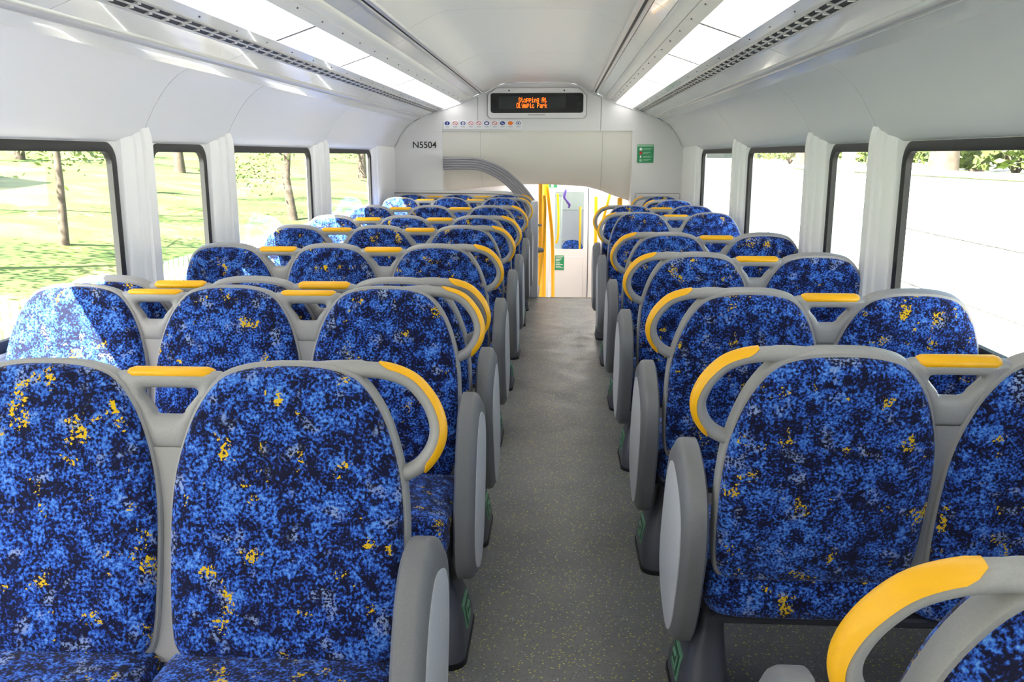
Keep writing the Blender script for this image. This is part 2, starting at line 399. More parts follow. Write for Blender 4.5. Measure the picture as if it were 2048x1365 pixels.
# pictogram ledge
MB().box(-1.18, -.39, -.006, .01, 1.598, 1.612, .004).build('sign_ledge', WHITE, bk)
# scooped hood
def zbot(x):
    T = [(-1.18, 1.0), (-.6, 1.05), (-.4, 1.067), (-.1, 1.067), (.28, 1.045), (.42, 1.005), (.54, .958), (.714, .90)]
    for (a, za), (b, zb) in zip(T, T[1:]):
        if a <= x <= b: return za + (zb - za) * (x - a) / (b - a)
    return T[-1][1]
for x0, x1, dy in ((-1.18, -.801, 0), (-.799, .419, 0), (.421, .714, 0), (-.812, -.788, .012), (.408, .432, .012)):
    grid = []
    for j in range(15):
        s = j / 14; row = []
        for i in range(9):
            x = x0 + (x1 - x0) * i / 8; zb = zbot(x)
            z = 1.6 + (zb - 1.6) * s
            y = .012 + dy + .03 * s + .23 * s ** 3
            row.append((x, y, z))
        grid.append(row)
    back = [[(x, y + .05, z + .01) for x, y, z in r] for r in grid[::-1]]
    rows_ = grid + back
    m_ = MB().loft(rows_ + [grid[0]], False)
    m_.build('hood_joint' if dy else 'hood_panel', BAND if dy else HOOD, bk, 60)
# vestibule shell
vs = empty('wall_vestibule', (0, 0, 0)); tag(vs, 'bright white vestibule beyond the stairs', kind='structure')
YD = 10.35
V = MB().box(-1.6, 1.25, 9.24, YD + .1, 1.085, 1.1); V.build('vestibule_ceiling', WHITE, vs)
MB().box(-1.62, -1.58, 9.24, YD, -.8, 1.1).build('vestibule_side', WHITE, vs); MB().box(.95, 1.0, 9.24, YD, -.8, 1.1).build('vestibule_side', WHITE, vs)
MB().box(-1.6, -.115, YD, YD + .06, -.8, 1.09).build('door_wall_panel', WHITE, vs); MB().box(.345, 1.2, YD, YD + .06, -.8, 1.09).build('door_wall_panel', WHITE, vs)
MB().box(-.115, .345, YD, YD + .06, .985, 1.09).build('door_wall_panel', WHITE, vs)
MB().box(.336, .343, YD - .004, YD + .02, -.8, .985).build('door_gap', BLACK, vs)
vl = empty('vestibule_light', (.1, 9.95, 1.06)); tag(vl, 'lit panel set in the vestibule ceiling beyond the stairs', 'ceiling light')
MB().box(-.7, .7, -.3, .3, 0, .012).build('diffuser', LIT2, vl); MB().box(-.73, .73, -.33, .33, .006, .014).build('light_rim', ALU, vl)
# end door
dr = empty('door_1', (.115, YD, -.8)); tag(dr, 'white end door with a tall window and a green notice', kind='structure')
MB().loft([[(x, y, z) for x, z in p] for p, y in ((rrect(-.226, .22, 0, 1.78, .01, 2), .01), (rrect(-.226, .22, 0, 1.78, .01, 2), 0), (rrect(-.168, .172, 1.075, 1.748, .02, 2), 0), (rrect(-.168, .172, 1.075, 1.748, .02, 2), .03), (rrect(-.226, .22, 0, 1.78, .01, 2), .03))], True).build('door_leaf', WHITE, dr, 30)
MB().box(-.168, .172, .014, .018, 1.075, 1.748).build('door_pane', GLASS, dr)
MB().box(-.2, .17, -.004, 0, .06, .99, .003).build('kick_panel', WHITE, dr)
nt = empty('safety_notice', (.008, YD - .006, .03)); tag(nt, 'green safety notice on the lower half of the white end door', 'notice')
MB().box(-.054, .054, -.002, 0, 0, .172).build('notice_sheet', GREEN, nt, 0)
mb = MB()
for i, (z, x1) in enumerate(((.155, .045), (.14, .03), (.12, .02), (.105, .0), (.08, .01), (.06, .04), (.04, .015), (.022, .045))): mb.box(-.045, x1, -.004, -.002, z, z + .006)
tag(mb.build('notice_text', PAPER, nt, 0), kind='stuff')
ex = empty('exit_sign', (-.13, YD - .002, .992)); tag(ex, 'tiny green exit sign above the end door', 'sign')
MB().box(0, .1, -.004, 0, 0, .05).build('sign_plate', GREEN, ex, 0); MB().box(.03, .06, -.006, -.004, .008, .042).build('sign_mark', PAPER, ex, 0)
# next car seen through the door pane
nc = empty('wall_next_car', (0, 0, 0)); tag(nc, 'dim saloon of the next carriage seen through the end door', kind='structure')
DIM = mat('next_car_grey', srgb(172, 178, 178), .5)
MB().box(-1.6, 1.2, 10.6, 19, -1.17, -1.12).build('next_car_floor', FLOOR, nc); MB().box(-1.6, 1.2, 10.6, 19, 1.3, 1.33).build('next_car_ceiling', DIM, nc)
MB().box(-1.6, 1.2, 19, 19.05, -1.12, 1.3).build('next_car_end', DIM, nc); MB().box(-1.62, -1.6, 10.6, 19, -1.12, .1).build('next_car_side', DIM, nc); MB().box(1.2, 1.22, 10.6, 19, -1.12, .1).build('next_car_side', DIM, nc)
MB().box(-.3, .05, 14.6, 14.7, -1.12, .72, .02).build('next_car_screen', DIM, nc); MB().box(-.1, .8, 17.6, 17.7, -1.12, .3, .02).build('next_car_screen', BAND, nc)
gp = tag(MB().tube([(.36, 15.2, -1.12), (.36, 15.2, .5)], .02).build('grab_pole', YEL), 'yellow pole in the next carriage, seen through the door window', 'pole')

# low partition, band, newel
pt = empty('partition', (0, 8.88, 0)); tag(pt, 'low white partition behind the last left bench, curved at the stair end', 'partition')
out = [(XC - 1.46, 0), (-.21, 0), (-.21, .80)] + [(-.21 - .24 * (1 - math.cos(R(a))), .80 + .20 * math.sin(R(a))) for a in range(15, 91, 15)] + [(-.6, 1.01), (XC - 1.46, 1.017)]
bulk_panel('partition_board', out, WHITE, 0, .06, pt)
inn = catmull([(XC - 1.455, .99), (-1.0, .985), (-.55, .978), (-.42, .955), (-.33, .90), (-.28, .82), (-.26, .7), (-.26, .3)], 3)
mb = MB(); mb.tube([(x, -.001, z) for x, z in inn], .004, 6); mb.build('partition_groove', mat('groove', srgb(120, 112, 110), .6), pt)
bd = empty('handrail_band', (0, 8.86, 0)); tag(bd, 'ribbed grey band sweeping down over the white partition to the stairs', 'handrail')
tp = catmull([(-1.166, 1.338), (-.88, 1.338), (-.748, 1.316), (-.598, 1.257), (-.468, 1.169), (-.334, 1.041), (-.225, .895)], 4)
bt = catmull([(-1.166, 1.219), (-.89, 1.219), (-.76, 1.197), (-.655, 1.148), (-.56, 1.085), (-.45, .975), (-.36, .86)], 4)
for k in range(5):
    a, b = k / 5 + .012, (k + 1) / 5 - .012
    L = [(Vector(p).lerp(Vector(q), a), Vector(p).lerp(Vector(q), (a + b) / 2), Vector(p).lerp(Vector(q), b)) for p, q in zip(tp, bt)]
    MB().loft([[(u.x, .0, u.y), (u.x, -.012, u.y), (v.x, -.02, v.y), (w.x, -.012, w.y), (w.x, 0, w.y)] for u, v, w in L], True, True).build('rib', BAND, bd, 50)
MB().loft([[(p[0], .012, p[1]), (p[0], .0, p[1]), (q[0], 0, q[1]), (q[0], .012, q[1])] for p, q in zip(tp, bt)], True, True).build('backing_strip', mat('band_dark', srgb(120, 121, 130), .5), bd, 50)
nw = empty('stair_panel', (-.238, YE, 0)); tag(nw, 'pale upright panel edge where the aisle meets the stairs', 'panel')
MB().box(-.036, .034, 0, .17, 0, .93, .012).build('panel_board', WHITE, nw); MB().box(-.037, .035, -.004, .02, 0, .93, .003).build('panel_edge', WHITE, nw)
MB().tube([(.034, .05, .46), (.09, .05, .46)], [.03, .018]).build('latch', GREY, nw); MB().tube([(.034, .05, .70), (.07, .05, .70)], [.012, .01]).build('knob', GREY, nw)

# yellow poles, strap
def pole(path, r, label, nmat=YEL, name='grab_pole'):
    o = MB().tube(catmull(path, 4), r, 10).build(name, nmat, smooth=60); tag(o, label, 'pole', 'yellow vestibule poles'); return o
pole([(-.205, 9.55, -.79), (-.205, 9.55, .3), (-.205, 9.55, 1.075)], .022, 'thick upright yellow pole nearest the stair panel')
yb_ = empty('yellow_post', (-.175, 9.85, -.8)); tag(yb_, 'broad flat yellow post between the poles in the vestibule', 'post')
MB().box(-.052, .0, 0, .05, 0, 1.87, .006).build('post_face', YEL, yb_); MB().box(.002, .03, .01, .05, 0, 1.87, .006).build('post_face', YEL, yb_)
pole([(-.06, 9.7, -.79), (-.062, 9.7, -.1), (-.075, 9.7, .45), (-.115, 9.7, .85), (-.14, 9.7, 1.07)], .02, 'yellow pole bowed outward in front of the end door')
pole([(-.235, 9.3, -.25), (-.2, 9.3, .05), (-.165, 9.3, .4), (-.15, 9.3, .8), (-.16, 9.3, .95)], .016, 'thin bent yellow rail beside the stairs, left of the end door')
pole([(-.035, 10.2, .36), (-.012, 10.2, .45), (-.01, 10.2, .7), (-.022, 10.2, .93)], .014, 'slim yellow door handle pole at the left edge of the door window')
pole([(.42, 10.1, -.78), (.42, 10.1, .3), (.415, 10.1, .9)], .02, 'upright yellow pole to the right of the end door')
pole([(.45, 9.7, .55), (.52, 9.75, .82), (.57, 9.8, 1.0)], .017, 'sloping yellow stair rail right of the end door')
pole([(.64, 9.45, -.5), (.64, 9.45, .4), (.64, 9.45, .92)], .028, 'short yellow post tip under the hood at the right')
sp = empty('hanging_strap', (.07, 9.8, 1.075)); tag(sp, 'purple hanging strap in front of the end door window', 'strap')
MB().tube([(0, 0, 0), (0, 0, -.09)], .006, 6).build('strap_cord', PAPER, sp)
MB().tube(catmull([(0, 0, -.08), (-.012, 0, -.13), (-.016, 0, -.17), (.02, 0, -.22), (.04, 0, -.25), (.03, 0, -.285)], 4), [.008, .012, .014, .015, .015, .015, .015, .015, .014, .013, .012, .013, .015, .016, .016, .015, .014, .013, .012, .011, .01], 8).build('strap_grip', PURP, sp)

# ------------------------------------------------------------------ display with dot-matrix text
dp = empty('information_display', (-.235, YB - .002, 1.865)); tag(dp, 'black passenger display with amber text in a white frame on the bulkhead', 'display')
oct_ = [(-.485, .08), (-.40, .145), (.41, .145), (.49, .075), (.485, -.12), (.46, -.146), (-.46, -.146), (-.485, -.12)]
mb = MB(); mb.loft([[(x * k, y, z * k) for x, z in oct_] for k, y in ((1.0, 0), (1.0, -.02), (.985, -.026))], True, True); mb.build('frame', WHITE, dp, 30)
mb = MB(); mb.loft([[(x * k, y, z * k) for x, z in oct_] for k, y in ((1.012, .0), (1.012, -.005), (1.0, -.005))], True); mb.build('frame_joint', mat('joint', srgb(110, 108, 108), .6), dp, 30)
mb = MB(); mb.loft([[(x, y, z) for x, z in rrect(-.455, .458, -.094, .095, .025)] for y in (-.025, -.03)], True, True); scr = mb.build('screen', SCREEN, dp, 30)
mb = MB(); mb.loft([[(x, y, z) for x, z in rrect(-.375, .285, -.058, .066, .02)] for y in (-.03, -.0312)], True, True); mb.build('led_matrix', SCREEN2, dp, 30)
for sx in (-.272, .27): MB().tube([(sx, -.024, .118), (sx, -.03, .118)], .009, 8).build('bolt', SCREW, dp)
MB().box(-.085, .085, -.028, -.024, -.116, -.109).build('slot', BAND, dp)
for x, z in ((.40, .055), (.41, -.008), (.40, -.065)): MB().tube([(x, -.029, z), (x, -.0312, z)], .014 if z != -.008 else .02, 12).build('sensor', SCREEN2, dp)
G = {'S': '01110 10001 10000 01110 00001 10001 01110', 't': '01000 01000 11100 01000 01000 01001 00110', 'o': '00000 00000 01110 10001 10001 10001 01110',
     'p': '00000 11110 10001 10001 11110 10000 10000', 'i': '00100 00000 01100 00100 00100 00100 01110', 'n': '00000 00000 10110 11001 10001 10001 10001',
     'g': '00000 01111 10001 10001 01111 00001 01110', 'A': '01110 10001 10001 11111 10001 10001 10001', 'O': '01110 10001 10001 10001 10001 10001 01110',
     'l': '10000 10000 10000 10000 10000 10000 11100', 'y': '00000 10001 10001 10001 01111 00001 01110', 'm': '00000 00000 11010 10101 10101 10101 10101',
     'c': '00000 00000 01110 10000 10000 10001 01110', 'P': '11110 10001 10001 11110 10000 10000 10000', 'a': '00000 00000 01110 00001 01111 10001 01111',
     'r': '00000 00000 10110 11001 10000 10000 10000', 'k': '10000 10000 10010 10100 11000 10100 10010', ' ': '00000 ' * 6 + '00000'}
def led(txt, x, z, dx, dz):
    mb = MB()
    for c in txt:
        for r, line in enumerate(G[c].split()):
            for q, b in enumerate(line):
                if b == '1': mb.box(x + q * dx, x + q * dx + dx * .92, -.0335, -.0312, z - (r + 1) * dz, z - (r + 1) * dz + dz * .92)
        x += dx * 6
    return mb
led('Stopping At', -.178, .053, .00425, .0068).build('led_text', LED, dp, 0)
led('Olympic Park', -.198, .001, .00425, .0068).build('led_text', LED, dp, 0)

# ------------------------------------------------------------------ signs on the bulkhead
num = text_mesh('N5504', .088); no = obj('carriage_number', num, INK, None, (-1.483, YB - .002, 1.434), (R(90), 0, 0))
tag(no, 'black carriage number N5504 lettered on the left bulkhead panel', 'lettering')
ps = empty('pictogram_strip', (-1.165, YB - .008, 1.618)); tag(ps, 'row of ten small white pictogram stickers below the display', 'sign')
for i, (c, style) in enumerate(((NAVY, 'disc'), (RED, 'ban'), (NAVY, 'cross'), (RED, 'ban'), (RED, 'ban'), (NAVY, 'cup'), (RED, 'ban2'), (NAVY, 'phone'), (ORG, 'disc0'), (NAVY, 'eye'))):
    x = i * .079
    t_ = MB().box(0, .0755, -.002, .004, 0, .084, .001).build('sign_tile', PAPER, ps, 0, loc=(x, 0, 0))
    mb = MB(); cx, cz, a, b = .038, .055, .026, .019
    e = lambda k, y: [(cx + a * k * math.cos(q), y, cz + b * k * math.sin(q)) for q in (2 * math.pi * j / 20 for j in range(20))]
    if style in ('disc', 'disc0', 'phone'): mb.loft([e(1, -.002), e(1, -.0035)], True, True)
    else: mb.loft([e(1, -.002), e(1, -.0035), e(.78 if style != 'cup' else .6, -.0035), e(.78 if style != 'cup' else .6, -.002)], True)
    if style in ('ban', 'ban2'): mb.add([(cx - .018, -.0035, cz + .013), (cx - .014, -.0035, cz + .016), (cx + .018, -.0035, cz - .013), (cx + .014, -.0035, cz - .016)], [(0, 1, 2, 3)])
    if style == 'cross':
        for sx in (-.012, .012): mb.box(cx + sx - .004, cx + sx + .004, -.004, -.0034, cz - .012, cz + .012)
    if style == 'eye': mb.loft([e(.4, -.002), e(.4, -.0035)], True, True)
    mb.build('icon', c, t_, 0)
    mk = MB()
    if style == 'disc': mk.box(cx - .004, cx + .004, -.0045, -.0034, cz - .012, cz + .012)
    if style == 'phone': mk.tube([(cx - .012, -.004, cz + .008), (cx - .002, -.004, cz - .004), (cx + .013, -.004, cz - .008)], .003, 6)
    if mk.V: mk.build('icon_mark', PAPER, t_, 0)
    mk = MB()
    for j in range(2): mk.box(.014 + .003 * j, .062 - .004 * j, -.0035, -.002, .024 - j * .009, .0275 - j * .009)
    mk.build('caption', mat('caption_grey', srgb(170, 172, 186), .5) if 'caption_grey' not in MATS else MATS['caption_grey'], t_, 0)
en = empty('emergency_notice', (.766, YB - .002, 1.287)); tag(en, 'green emergency notice with icons on the right bulkhead panel', 'notice')
MB().loft([[(x, y, z) for x, z in rrect(0, .162, 0, .178, .006, 2)] for y in (0, -.003)], True, True).build('notice_sheet', GREEN, en, 0)
MB().box(.003, .159, -.0042, -.003, .158, .175).build('title_band', GREENL, en, 0)
mb = MB()
for i, z in enumerate((.13, .092, .055, .02)):
    mb.box(.056, .148 - .012 * (i % 2), -.0042, -.003, z + .008, z + .013); mb.box(.056, .13 - .02 * (i % 2), -.0042, -.003, z - .002, z + .003)
    if i: mb.box(.012, .15, -.0042, -.003, z + .0285, z + .0297)
tag(mb.build('notice_text', GREENL, en, 0), kind='stuff')
for i, (z, m_) in enumerate(((.132, PAPER), (.095, RED), (.058, PAPER), (.022, GREENL))):
    MB().loft([[(x, y, q) for x, q in rrect(.022 if i != 2 else .027, .048 if i != 2 else .04, z - .011, z + .014, .006, 3)] for y in (-.003, -.0045)], True, True).build('icon', m_, en, 0)
ah = empty('access_hatch', (.76, YB - .001, .55)); tag(ah, 'white access hatch outlined behind the last right seat', 'hatch')
MB().loft([[(x, y, z) for x, z in rrect(0, .44, 0, .435, .01, 2)] for y in (0, -.004)], True, True).build('hatch_plate', WHITE, ah, 30)
mb = MB(); q1, q2 = rrect(-.004, .444, -.004, .439, .012, 2), rrect(0, .44, 0, .435, .01, 2)
mb.loft([[(x, -.001, z) for x, z in q1], [(x, -.0045, z) for x, z in q2]], True); mb.build('hatch_gap', MATS['groove'], ah, 0)

# ------------------------------------------------------------------ seats
PIT, HB, LEAN, ZB, TOFF = .467, .573, R(12.1), .42, .29
HWP, HWS = .2195, .2265
half = catmull([(0, 0), (.5, 0), (.82, .006), (.935, .035), (.98, .11), (1, .26), (1, .47), (.96, .64), (.845, .80), (.70, .905), (.555, .962), (.38, .987), (.19, .998), (0, 1.0)], 3)
OUT = half + [(-u, v) for u, v in half[-2:0:-1]]
def hw_at(v, W):
    best = 0
    for (u0, v0), (u1, v1) in zip(half, half[1:]):
        if v0 <= v <= v1 and v1 > v0: best = max(best, u0 + (u1 - u0) * (v - v0) / (v1 - v0))
    return best * W
def outline(W, H, z0, inset, w):
    su, sv = 1 - inset / W, 1 - inset / (H / 2)
    return [(u * W * su, w, z0 + H / 2 + (v - .5) * H * sv) for u, v in OUT]
def pad_mesh(sign):
    mb = MB(); W, H, z0 = HWP, HB * .966, .010
    rings = [outline(W, H, z0, d, sign * (.02 + w)) for d, w in ((.0, -.006), (.001, .008), (.005, .0165), (.016, .023), (.04, .0275), (.09, .031), (.15, .033))]
    if sign > 0: rings = [r[::-1] for r in rings]
    mb.loft(rings, True); n = len(OUT); mb.F.append(tuple(len(mb.V) - n + i for i in range(n))); return mb.mesh('pad', 60)
def shell_mesh():
    mb = MB()
    rings = [outline(HWS, HB, 0, d, w) for d, w in ((.03, .023), (.012, .0235), (.003, .021), (0, .015), (0, -.015), (.003, -.021), (.012, -.0235), (.03, -.023))]
    mb.loft([r[::-1] for r in rings], True, True); return mb.mesh('shell', 45)
PAD_A, PAD_B, SHELL = pad_mesh(-1), pad_mesh(1), shell_mesh()
gap = lambda v: PIT / 2 - hw_at(v, HWS)
def hit(poly, c, ang):
    d = (math.cos(ang), math.sin(ang)); best = None
    for (x0, y0), (x1, y1) in zip(poly, poly[1:] + poly[:1]):
        ex, ey = x1 - x0, y1 - y0; den = d[0] * ey - d[1] * ex
        if abs(den) < 1e-12: continue
        t = ((x0 - c[0]) * ey - (y0 - c[1]) * ex) / den; s = ((x0 - c[0]) * d[1] - (y0 - c[1]) * d[0]) / den
        if t > 0 and -1e-6 <= s <= 1 + 1e-6 and (best is None or t < best): best = t
    return (c[0] + d[0] * best, c[1] + d[1] * best)
def web_mesh():
    mb = MB(); vt = .962
    side = [(gap(v) + .010, v * HB) for v in (.70, .74, .78, .82, .86, .90, .93, .95)]
    outer = side + [(gap(.95) - .004, vt * HB)] + [(-(gap(.95) - .004), vt * HB)] + [(-x, z) for x, z in side[::-1]]
    hb, ht = .818 * HB, .905 * HB
    ub, ut = gap(.818) - .016, gap(.905) - .020
    hole = []
    r = .011
    for cx, cz, a0, a1 in ((ut - r, ht - r, 0, 90), (-ut + r, ht - r, 90, 180), (-ub + r, hb + r, 180, 270), (ub - r, hb + r, 270, 360)):
        hole += [(cx + r * math.cos(R(a0 + (a1 - a0) * k / 4)), cz + r * math.sin(R(a0 + (a1 - a0) * k / 4))) for k in range(5)]
    c = (0, (hb + ht) / 2); N = 56
    A = [hit(hole, c, 2 * math.pi * k / N) for k in range(N)]; B = [hit(outer, c, 2 * math.pi * k / N) for k in range(N)]
    rings = []
    for s, w in ((0, .004), (.1, .013), (.3, .018), (.75, .018), (.93, .013), (1, .006), (1, -.006), (.93, -.013), (.75, -.018), (.3, -.018), (.1, -.013), (0, -.004), (0, .004)):
        rings.append([(a[0] + (b[0] - a[0]) * s, w, a[1] + (b[1] - a[1]) * s) for a, b in zip(A, B)])
    mb.loft(rings, True)
    vs_ = [0, .1, .25, .4, .5, .6, .66, .71]
    for sg in (1, -1):
        L = [(-(gap(v) + .012), v * HB) for v in vs_]; Rr = [(gap(v) + .012, v * HB) for v in vs_]
        P = [(x, sg * (.013 + .004 * max(0, (v - .5)) / .2), z) for (x, z), v in zip(L, vs_)]; Q = [(x, sg * (.013 + .004 * max(0, (v - .5)) / .2), z) for (x, z), v in zip(Rr, vs_)]
        mb.loft([P, Q] if sg > 0 else [Q, P], False)
    return mb.mesh('web', 50)
WEB = web_mesh()
def grip_mesh():
    mb = MB(); rings = []
    ul = .084
    for x, k in ((-ul, .3), (-ul + .004, .75), (-ul + .014, 1), (ul - .014, 1), (ul - .004, .75), (ul, .3)):
        rings.append([(x, .0205 * k * math.cos(q), .954 * HB + .0125 * k * math.sin(q)) for q in (2 * math.pi * j / 12 for j in range(12))])
    mb.loft(rings, True, True); return mb.mesh('grip', 50)
GRIP = grip_mesh()
HP = catmull([(.05, .968), (.115, .974), (.175, .968), (.222, .94), (.252, .89), (.270, .835), (.277, .775), (.268, .715), (.244, .662), (.212, .632)], 5)
def handle_mesh(sg, yellow):
    P = [Vector((u * sg, 0, v * HB)) for u, v in HP]; N = len(P); rings = []
    a_, b_ = (int(N * .2), int(N * .9)) if yellow else (0, N)
    for i in range(a_, b_):
        t = (P[min(i + 1, N - 1)] - P[max(i - 1, 0)]).normalized()
        nrm = Vector((t.z, 0, -t.x)) * (-sg)                      # outward, away from the seat
        if nrm.dot(P[i] - Vector((.12 * sg, 0, .78 * HB))) < 0: nrm = -nrm
        wv = Vector((0, 1, 0)); s = i / (N - 1)
        ra = .0155 * (1.15 if s < .15 else 1); rb = .0195 if 0.06 < s else .0175
        end = 1
        if yellow:
            e = min(i - a_, b_ - 1 - i); end = .35 if e == 0 else (.8 if e == 1 else 1)
            row = []
            for k in range(9):
                q = R(-68 + 136 * k / 8) * end; row.append(P[i] + nrm * ((ra + .003) * math.cos(q)) + wv * ((rb + .0025) * math.sin(q)))
            for k in range(8, -1, -1):
                q = R(-68 + 136 * k / 8) * end; row.append(P[i] + nrm * ((ra - .004) * math.cos(q)) + wv * ((rb - .003) * math.sin(q)))
            rings.append(row)
        else:
            rings.append([P[i] + nrm * (ra * math.cos(q)) + wv * (rb * math.sin(q)) for q in (2 * math.pi * k / 14 for k in range(14))])
    return MB().loft(rings, True, True).mesh('handle', 50)
HND = {s: (handle_mesh(s, False), handle_mesh(s, True)) for s in (1, -1)}
def cushion_mesh():
    base = superell(.231, .215, 7, 44); rings = []
    for k, z in ((.90, .325), (.97, .335), (1, .36), (1, .405), (.985, .428), (.94, .441), (.8, .449), (.5, .453)):
        rings.append([(x * k if k < .95 else x * k, y * k, z) for x, y in base])
    return MB().loft(rings, True, True).mesh('cushion', 60)
CUSH = cushion_mesh()
def pod_meshes(sg):
    """aisle end pod, outer face towards sg"""
    base = superell(.172, .258, 2.9, 48)
    r = lambda k, x: [(sg * x, y * k, z * k) for y, z in base]
    flip = (lambda L: [q[::-1] for q in L]) if sg < 0 else (lambda L: L)
    body = MB().loft(flip([r(.95, 0), r(1, .006), r(1.0, .036), r(.985, .044), r(.90, .056), r(.80, .057)]), True, True).mesh('pod', 40)
    r2 = lambda k, x: [(sg * x, y * k - .008, z * k - .012) for y, z in base]
    pan = MB().loft(flip([r2(.83, .054), r2(.83, .0585), r2(.81, .0595)]), True, True).mesh('pod_panel', 40)
    return body, pan
POD = {s: pod_meshes(s) for s in (1, -1)}
def ped_meshes(sg):
    mb = MB(); rings = []
    for z, hx, hy, dx in ((.01, .062, .15, .0), (.05, .061, .145, .0), (.11, .056, .115, -.003), (.17, .046, .08, -.01), (.21, .036, .06, -.018), (.28, .03, .052, -.022), (.36, .03, .05, -.022)):
        rings.append([(sg * (x + dx), y, z) for x, y in rrect(-hx, hx, -hy, hy, min(hx, hy) * .75, 5)])
    a = mb.loft(rings, True, True).mesh('pedestal', 50)
    b = MB().loft([[(sg * x, y, z) for x, y in rrect(-.066, .066, -.156, .156, .05, 5)] for z in (0, .014)], True, True).mesh('boot', 40)
    # glow label on the aisle face
    def fx(z): return .061 + (.056 - .061) * (z - .05) / .06 if z < .11 else .053 + (.043 - .053) * (z - .11) / .06
    c = MB(); c.loft([[(sg * (fx(z) + d), y, z) for y, z in ((-.05, .065), (.05, .065), (.05, .135), (-.05, .135))] for d in (-.004, .003)], True, True)
    d = MB(); d.loft([[(sg * (fx(z) + dd), y, z) for y, z in ((-.042, .072), (.042, .072), (.042, .128), (-.042, .128))] for dd in (.002, .004)], True, True)
    e = MB()
    for y0, y1, z0, z1 in ((-.028, -.018, .08, .12), (-.028, .028, .08, .088), (-.01, .028, .108, .116)):
        e.loft([[(sg * (fx(z) + dd), y, z) for y, z in ((y0, z0), (y1, z0), (y1, z1), (y0, z1))] for dd in (.003, .005)], True, True)
    return a, b, c.mesh('label', 0), d.mesh('label', 0), e.mesh('label', 0)
PEDM = {s: ped_meshes(s) for s in (1, -1)}

def bench(name, xa, yt, n, aside, face, label, group, z=0, wallx=None, detail=True, pod=True):
    """xa aisle-seat centre, yt backrest-top position, aside: aisle on +x (+1) or -x (-1), face +1 towards the camera"""
    yc = yt - face * TOFF
    root = empty(name, (xa, yc, z)); tag(root, label, 'bench' if n > 1 else 'seat', group)
    yb = face * (TOFF - HB * math.sin(LEAN)); rot = (-face * LEAN, 0, 0)
    for k in range(n):
        dx = -aside * k * PIT
        sh = obj('backrest', SHELL, GREY, root, (dx, yb, ZB), rot)
        obj('back_pad', PAD_A, FAB, sh); obj('back_pad', PAD_B, FAB, sh)
        obj('seat_cushion', CUSH, FAB, root, (dx, 0, 0))
        if k < n - 1:
            w = obj('grab_bar', WEB, GREY, root, (dx - aside * PIT / 2, yb, ZB), rot); obj('grip', GRIP, YEL, w)
    h = obj('aisle_handle', HND[aside][0], GREY, root, (0, yb, ZB), rot); obj('grip', HND[aside][1], YEL, h)
    x1 = (wallx - xa) if wallx is not None else -aside * (n * PIT - .25)
    xs = sorted((aside * .2, x1))
    MB().tube([(xs[0], 0, .295), (xs[1], 0, .295)], .03, 12).build('cross_beam', DARK, root)
    MB().box(min(aside * .19, aside * .235), max(aside * .19, aside * .235), -.12, .12, .30, .40, .008).build('hinge_block', DARK, root)
    xs2 = sorted((aside * .21, -aside * ((n - 1) * PIT + .21)))
    MB().box(xs2[0], xs2[1], -.19, .19, .305, .328, .006).build('seat_pan', DARK, root)
    x0 = aside * (HWS + .014)
    if not pod: return root
    p = obj('end_pod', POD[aside][0], PODG, root, (x0, face * .06, .452), (-face * R(22), 0, 0)); obj('pod_panel', POD[aside][1], PANEL, p)
    a, b, c, d, e = PEDM[aside]
    q = obj('pedestal', a, PED, root, (aside * .205, 0, 0)); obj('floor_boot', b, BLACK, q)
    if detail:
        lb = obj('glow_label', c, GLOW, q); 
        obj('glow_label_field', d, GLOWD, q); obj('glow_label_mark', e, GLOW, q)
    return root
XL, XR = -.505, .555
WLX, WRX = XC - 1.475, XC + 1.475
GL = 'blue three-seat benches on the left'; GR = 'blue two-seat benches on the right'
for yt, face, lab in (
    (1.587, 1, 'nearest blue three-seat bench on the left, facing the camera, cushions cut by the frame'),
    (2.553, 1, 'second blue three-seat bench on the left, facing the camera, half its window seat sunlit'),
    (2.719, -1, 'third blue three-seat bench on the left, back to back with the second'),
    (3.795, -1, 'fourth blue three-seat bench on the left, facing away, beside the narrow window'),
    (4.83, -1, 'fifth blue three-seat bench on the left, facing away, wholly in shade'),
    (5.645, -1, 'sixth blue three-seat bench on the left, facing away, sun on its window seat'),
    (6.82, -1, 'seventh blue three-seat bench on the left, last one facing away'),
    (8.12, 1, 'eighth blue three-seat bench on the left, facing the camera, sunlit at the window'),
    (8.78, 1, 'last blue three-seat bench on the left, against the low white partition')):
    bench('three_seat_bench', {1: -.5, 2: -.51}.get(int(yt), -.535), yt, 3, 1, face, lab, GL, wallx=WLX, pod=yt < 8.5)
for yt, face, n, xa, lab in (
    (.797, -1, 2, .575, 'nearest blue bench at bottom right, only its yellow handle and corner in view'),
    (1.755, -1, 2, .572, 'big blue two-seat bench at front right, second from the camera, facing away'),
    (2.555, -1, 2, XR, 'third blue two-seat bench on the right, facing away'),
    (3.52, -1, 2, XR, 'fourth blue two-seat bench on the right, facing away'),
    (4.45, -1, 2, XR, 'fifth blue two-seat bench on the right, last one facing away'),
    (6.05, 1, 2, XR, 'sixth blue two-seat bench on the right, first one facing the camera'),
    (6.9, 1, 2, XR, 'seventh blue two-seat bench on the right, its aisle handle against the vestibule'),
    ):
    bench('two_seat_bench', xa, yt, n, -1, face, lab, GR, wallx=WRX)
bench('single_seat', 1.0, 7.8, 1, -1, 1, 'single blue window seat on the right, in front of the last one', 'single seats at the right end', wallx=WRX)
bench('single_seat', .965, 8.5, 1, -1, 1, 'last single blue seat on the right, against the bulkhead hatch', 'single seats at the right end', wallx=WRX)
bench('single_seat', .24, 16.0, 1, -1, 1, 'small blue seat of the next carriage seen through the end door window', None, z=-1.12, detail=False)

